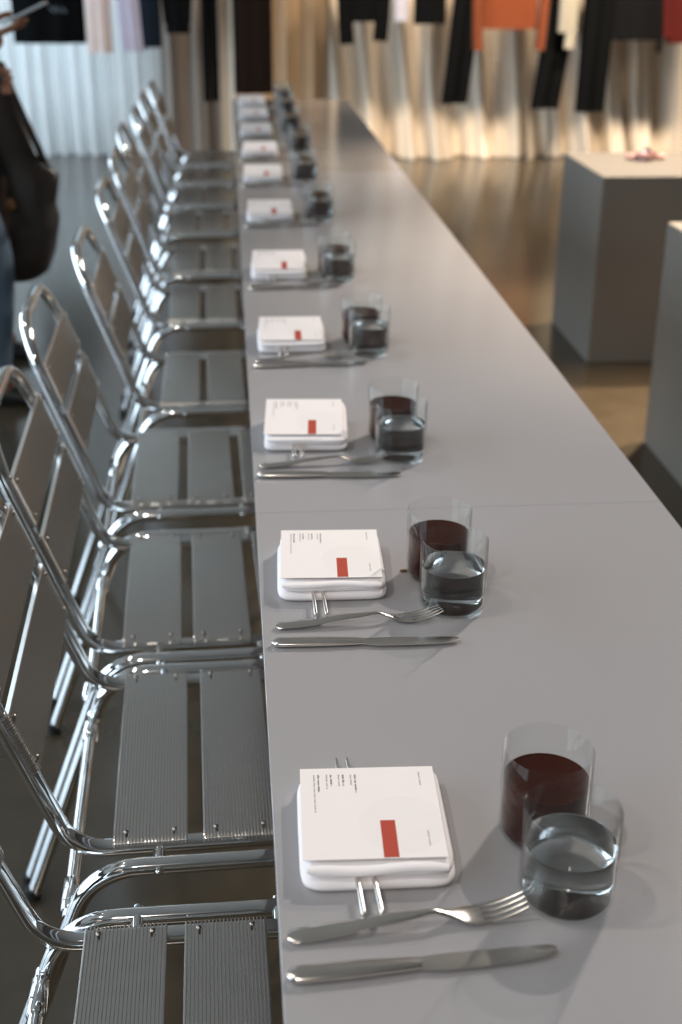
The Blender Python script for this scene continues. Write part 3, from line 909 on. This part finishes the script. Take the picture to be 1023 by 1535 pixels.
PX, PY = -1.03, 4.52
per = tag(empty('person', (PX, PY, 0)), 'person in black top and blue jeans holding a phone', 'person')
def W(x, y, z): return (x - PX, y - PY, z)
J = {
 'pelvis': (W(-1.02, 4.52, .96), (.15, .105)), 'waist': (W(-1.02, 4.52, 1.10), (.125, .095)), 'chest': (W(-1.01, 4.52, 1.28), (.15, .105)),
 'upper': (W(-1.01, 4.52, 1.41), (.11, .085)), 'neck': (W(-.995, 4.52, 1.50), .052), 'head0': (W(-.975, 4.52, 1.57), .060),
 'rs': (W(-1.01, 4.36, 1.39), .058), 're': (W(-.97, 4.27, 1.13), .043), 'rw': (W(-.80, 4.25, 1.195), .032), 'rp': (W(-.745, 4.245, 1.222), (.046, .027)), 'rq': (W(-.710, 4.245, 1.238), (.044, .021)),
 'ls': (W(-1.01, 4.68, 1.39), .058), 'le': (W(-1.03, 4.70, 1.12), .043), 'lw': (W(-.86, 4.57, 1.07), .027), 'lp': (W(-.80, 4.54, 1.075), (.040, .022)), 'lq': (W(-.775, 4.53, 1.08), (.038, .018)),
 'rh': (W(-.99, 4.42, .90), .098), 'rk': (W(-.832, 4.36, .52), .066), 'ra': (W(-.885, 4.34, .11), .043), 'rt': (W(-.81, 4.33, .05), .036),
 'lh': (W(-1.01, 4.63, .90), .098), 'lk': (W(-.95, 4.76, .52), .066), 'la': (W(-.97, 4.90, .11), .043), 'lt': (W(-.88, 4.90, .05), .036)}
E_ = [('pelvis', 'waist'), ('waist', 'chest'), ('chest', 'upper'), ('upper', 'neck'), ('neck', 'head0'), ('upper', 'rs'), ('rs', 're'), ('re', 'rw'), ('rw', 'rp'), ('rp', 'rq'),
      ('upper', 'ls'), ('ls', 'le'), ('le', 'lw'), ('lw', 'lp'), ('lp', 'lq'), ('pelvis', 'rh'), ('rh', 'rk'), ('rk', 'ra'), ('ra', 'rt'), ('pelvis', 'lh'), ('lh', 'lk'), ('lk', 'la'), ('la', 'lt')]
body = skin('body', J, E_, 'pelvis', M_SKIN, per)
def fat(n, d):
    p_, r = J[n]; r = r if isinstance(r, tuple) else (r, r); return (p_, (r[0] + d, r[1] + d))
jj = {n: fat(n, .014) for n in ('pelvis', 'rh', 'rk', 'lh', 'lk')}
jj['w2'] = (W(-1.02, 4.52, 1.05), (.145, .112)); jj['ra'] = (W(-.885, 4.34, .02), .070); jj['la'] = (W(-.97, 4.90, .02), .070)
skin('jeans', jj, [('pelvis', 'w2'), ('pelvis', 'rh'), ('rh', 'rk'), ('rk', 'ra'), ('pelvis', 'lh'), ('lh', 'lk'), ('lk', 'la')], 'pelvis', M_JEANS, per)
tt = {n: fat(n, .016) for n in ('waist', 'chest', 'upper', 'rs', 're', 'ls', 'le')}
tt['hem'] = (W(-1.02, 4.52, .93), (.185, .15))
tt['rw'] = (W(-.90, 4.262, 1.158), .044); tt['lw'] = (W(-.945, 4.635, 1.098), .044); tt['nk'] = (W(-1.0, 4.52, 1.465), .07)
skin('black_top', tt, [('waist', 'hem'), ('waist', 'chest'), ('chest', 'upper'), ('upper', 'nk'), ('upper', 'rs'), ('rs', 're'), ('re', 'rw'), ('upper', 'ls'), ('ls', 'le'), ('le', 'lw')], 'waist', M_TOP, per)
# fingers: five chains on each hand, curled on the phone and round the bag strap
def finger(pts, r0): return MB().add(*tube(fillet(pts, [0] + [.008] * (len(pts) - 2) + [0], 3), [r0 - .0022 * k / 10 for k in range(len(fillet(pts, [0] + [.008] * (len(pts) - 2) + [0], 3)))], 10))
for k in range(4):
    y = 4.245 - .030 + k * .020; ln = (.060, .070, .075, .066)[k]
    f = finger([W(-.725, y, 1.235), W(-.725 + ln * .55, y, 1.250), W(-.725 + ln, y, 1.262), W(-.725 + ln + .012, y, 1.276)], .0095)
    f.add(*ball(W(-.725 + ln + .012, y, 1.276), .0078, 10, 6)); f.build('finger', M_SKIN, body)
th_ = finger([W(-.775, 4.215, 1.225), W(-.745, 4.198, 1.262), W(-.700, 4.210, 1.290), W(-.682, 4.220, 1.294)], .0115)
th_.add(*ball(W(-.682, 4.220, 1.294), .0095, 10, 6)); th_.build('thumb', M_SKIN, body)
for k in range(4):
    z = 1.105 - k * .020; ln = (.045, .05, .05, .042)[k]
    f = finger([W(-.785, 4.53, z), W(-.785 + ln * .7, 4.515, z), W(-.785 + ln, 4.49, z - .003), W(-.785 + ln * .65, 4.468, z - .004)], .0095)
    f.add(*ball(W(-.785 + ln * .65, 4.468, z - .004), .0078, 10, 6)); f.build('finger', M_SKIN, body)
th_ = finger([W(-.825, 4.52, 1.09), W(-.80, 4.49, 1.115), W(-.765, 4.468, 1.112)], .0115); th_.add(*ball(W(-.765, 4.468, 1.112), .0095, 10, 6)); th_.build('thumb', M_SKIN, body)
# head
hv, hf = ball((0, 0, 0), 1, 28, 20)
hm = MB(); out = []
for (x, y, z) in hv:
    sx = .098 * (1 if x < 0 else .95); X = x * sx; Y = y * .078; Z = z * .122
    if z < -.1: k = 1 - .30 * (-z) ** 1.4; Y *= k; X = X * (1 - .12 * (-z)) + .012 * (-z)
    if x > .6 and abs(y) < .22 and -.35 < z < .08: X += .022 * (1 - abs(y) / .22) * (1 - abs(z + .16) / .26 if abs(z + .16) < .26 else 0)
    if x > .6 and .05 < z < .25 and .18 < abs(y) < .6: X -= .006
    out.append((X, Y, Z))
hc = W(-.955, 4.52, 1.655)
hd_ = empty('head', hc); hd_.parent = per; hd_.rotation_euler = (0, math.radians(22), 0)
MB().add(out, hf).build('face', M_SKIN, hd_)
for s in (-1, 1):
    MB().add(*ball((.082, s * .032, .012), .012, 12, 8)).build('eye', mat('eye_white', (.7, .68, .65), .2), hd_)
    MB().add(*ball((.0, s * .079, -.005), .026, 12, 8, .55, .3, 1.15)).build('ear', M_SKIN, hd_)
    MB().add(*tube([(.089, s * .018, .036), (.092, s * .034, .041), (.080, s * .050, .036)], .0035, 6)).build('brow', M_HAIR, hd_)
MB().add(*tube([(.080, -.024, -.062), (.089, -.010, -.059), (.091, 0, -.061), (.089, .010, -.059), (.080, .024, -.062)], [.002, .006, .006, .006, .002], 8)).build('mouth', mat('lip', (.26, .09, .07), .4, 0, .1, 30), hd_)
hh = []
for (x, y, z) in hv:
    X, Y, Z = x * .108, y * .090, z * .130
    if x > .15 and z < .45: X = min(X, .02); Y *= .95
    hh.append((X - .010, Y, Z + .012))
MB().add(hh, hf).build('hair', M_HAIR, hd_)
for (ax, ay, s) in ((-.885, 4.34, 1), (-.97, 4.90, -1)):
    rings = []
    for (dx, hw, ht) in ((-.075, .018, .02), (-.068, .032, .04), (-.02, .038, .055), (.05, .042, .040), (.11, .046, .028), (.155, .040, .022), (.178, .022, .014)):
        rings.append([(ax - PX + dx, ay - PY + hw * math.cos(2 * PI * k / 16), max(.002, ht + ht * math.sin(2 * PI * k / 16))) for k in range(16)])
    rings_mesh(MB(), rings).build('shoe', mat('black_shoe_leather', (.012, .011, .011), .35, 0, .2, 10), per)

# phone with its wrist cord, in the raised hand
ph_ = tag(empty('phone', (-.638, 4.245, 1.296)), 'pale grey phone held in the raised hand', 'phone')
ph_.rotation_euler = (0, math.radians(-24), 0)
pm = bevel_box_mesh('phone_body', (.150, .074, .009), .0035, mat('pale_grey_case', (.42, .44, .44), .35, 0, .03, 20), 2)
link('phone_body', pm, ph_)
MB().add(*box(-.071, .071, -.034, .034, .0046, .0050)).build('screen', mat('dark_screen', (.01, .012, .015), .05, 0, .1, 5), ph_)
# bag hung from the other hand
bag = tag(empty('shoulder_bag', (-.72, 4.55, .42)), 'slouchy dark brown leather bag hanging beside the blue jeans', 'bag')
rings = []
def bl(z, x0, x1, hd): 
    return [((x0 + x1) / 2 + .72 + (x1 - x0) / 2 * math.copysign(abs(math.cos(2 * PI * k / 28)) ** .8, math.cos(2 * PI * k / 28)), hd * math.sin(2 * PI * k / 28) * (1 + .08 * math.sin(5 * 2 * PI * k / 28 + z * 20)), z - .42) for k in range(28)]
for (z, x0, x1, hd) in ((.395, -.86, -.76, .04), (.40, -.865, -.715, .06), (.43, -.865, -.675, .08), (.50, -.865, -.645, .092), (.58, -.865, -.628, .09), (.62, -.865, -.622, .088), (.66, -.865, -.632, .082), (.72, -.865, -.618, .066), (.765, -.865, -.612, .055), (.79, -.865, -.645, .05), (.83, -.865, -.688, .045), (.92, -.865, -.712, .04), (1.02, -.88, -.735, .034), (1.10, -.85, -.752, .025), (1.13, -.83, -.765, .02)):
    rings.append(bl(z, x0, x1, hd))
rings_mesh(MB(), rings).build('bag_body', M_LEATHER, bag, True, 80)
MB().add(*[([(a, b, c) for a, b, c in v], f) for v, f in [tube(fillet([(-.19, .0, .335), (-.08, -.03, .66), (-.035, -.045, .66), (.075, .0, .345)], [0, .03, .06, 0], 6), .014, 10, flat=.45)]][0]).build('shoulder_strap', M_LEATHER, bag)
MB().add(*tube([(-.075, -.088, -.0), (-.078, -.092, .15), (-.078, -.088, .26), (-.072, -.055, .345)], .013, 10, flat=.35)).build('tan_strap', M_STRAP, bag)
MB().add(*ball((-.052, -.094, .255), .016, 12, 8, 1, .5, 1.4)).build('clasp', mat('brass_clasp', (.30, .15, .07), .3, 1.0, .1, 40), bag)
MB().add(*box(-.10, -.06, -.04, .04, .33, .345)).build('zip', M_STRAP, bag)
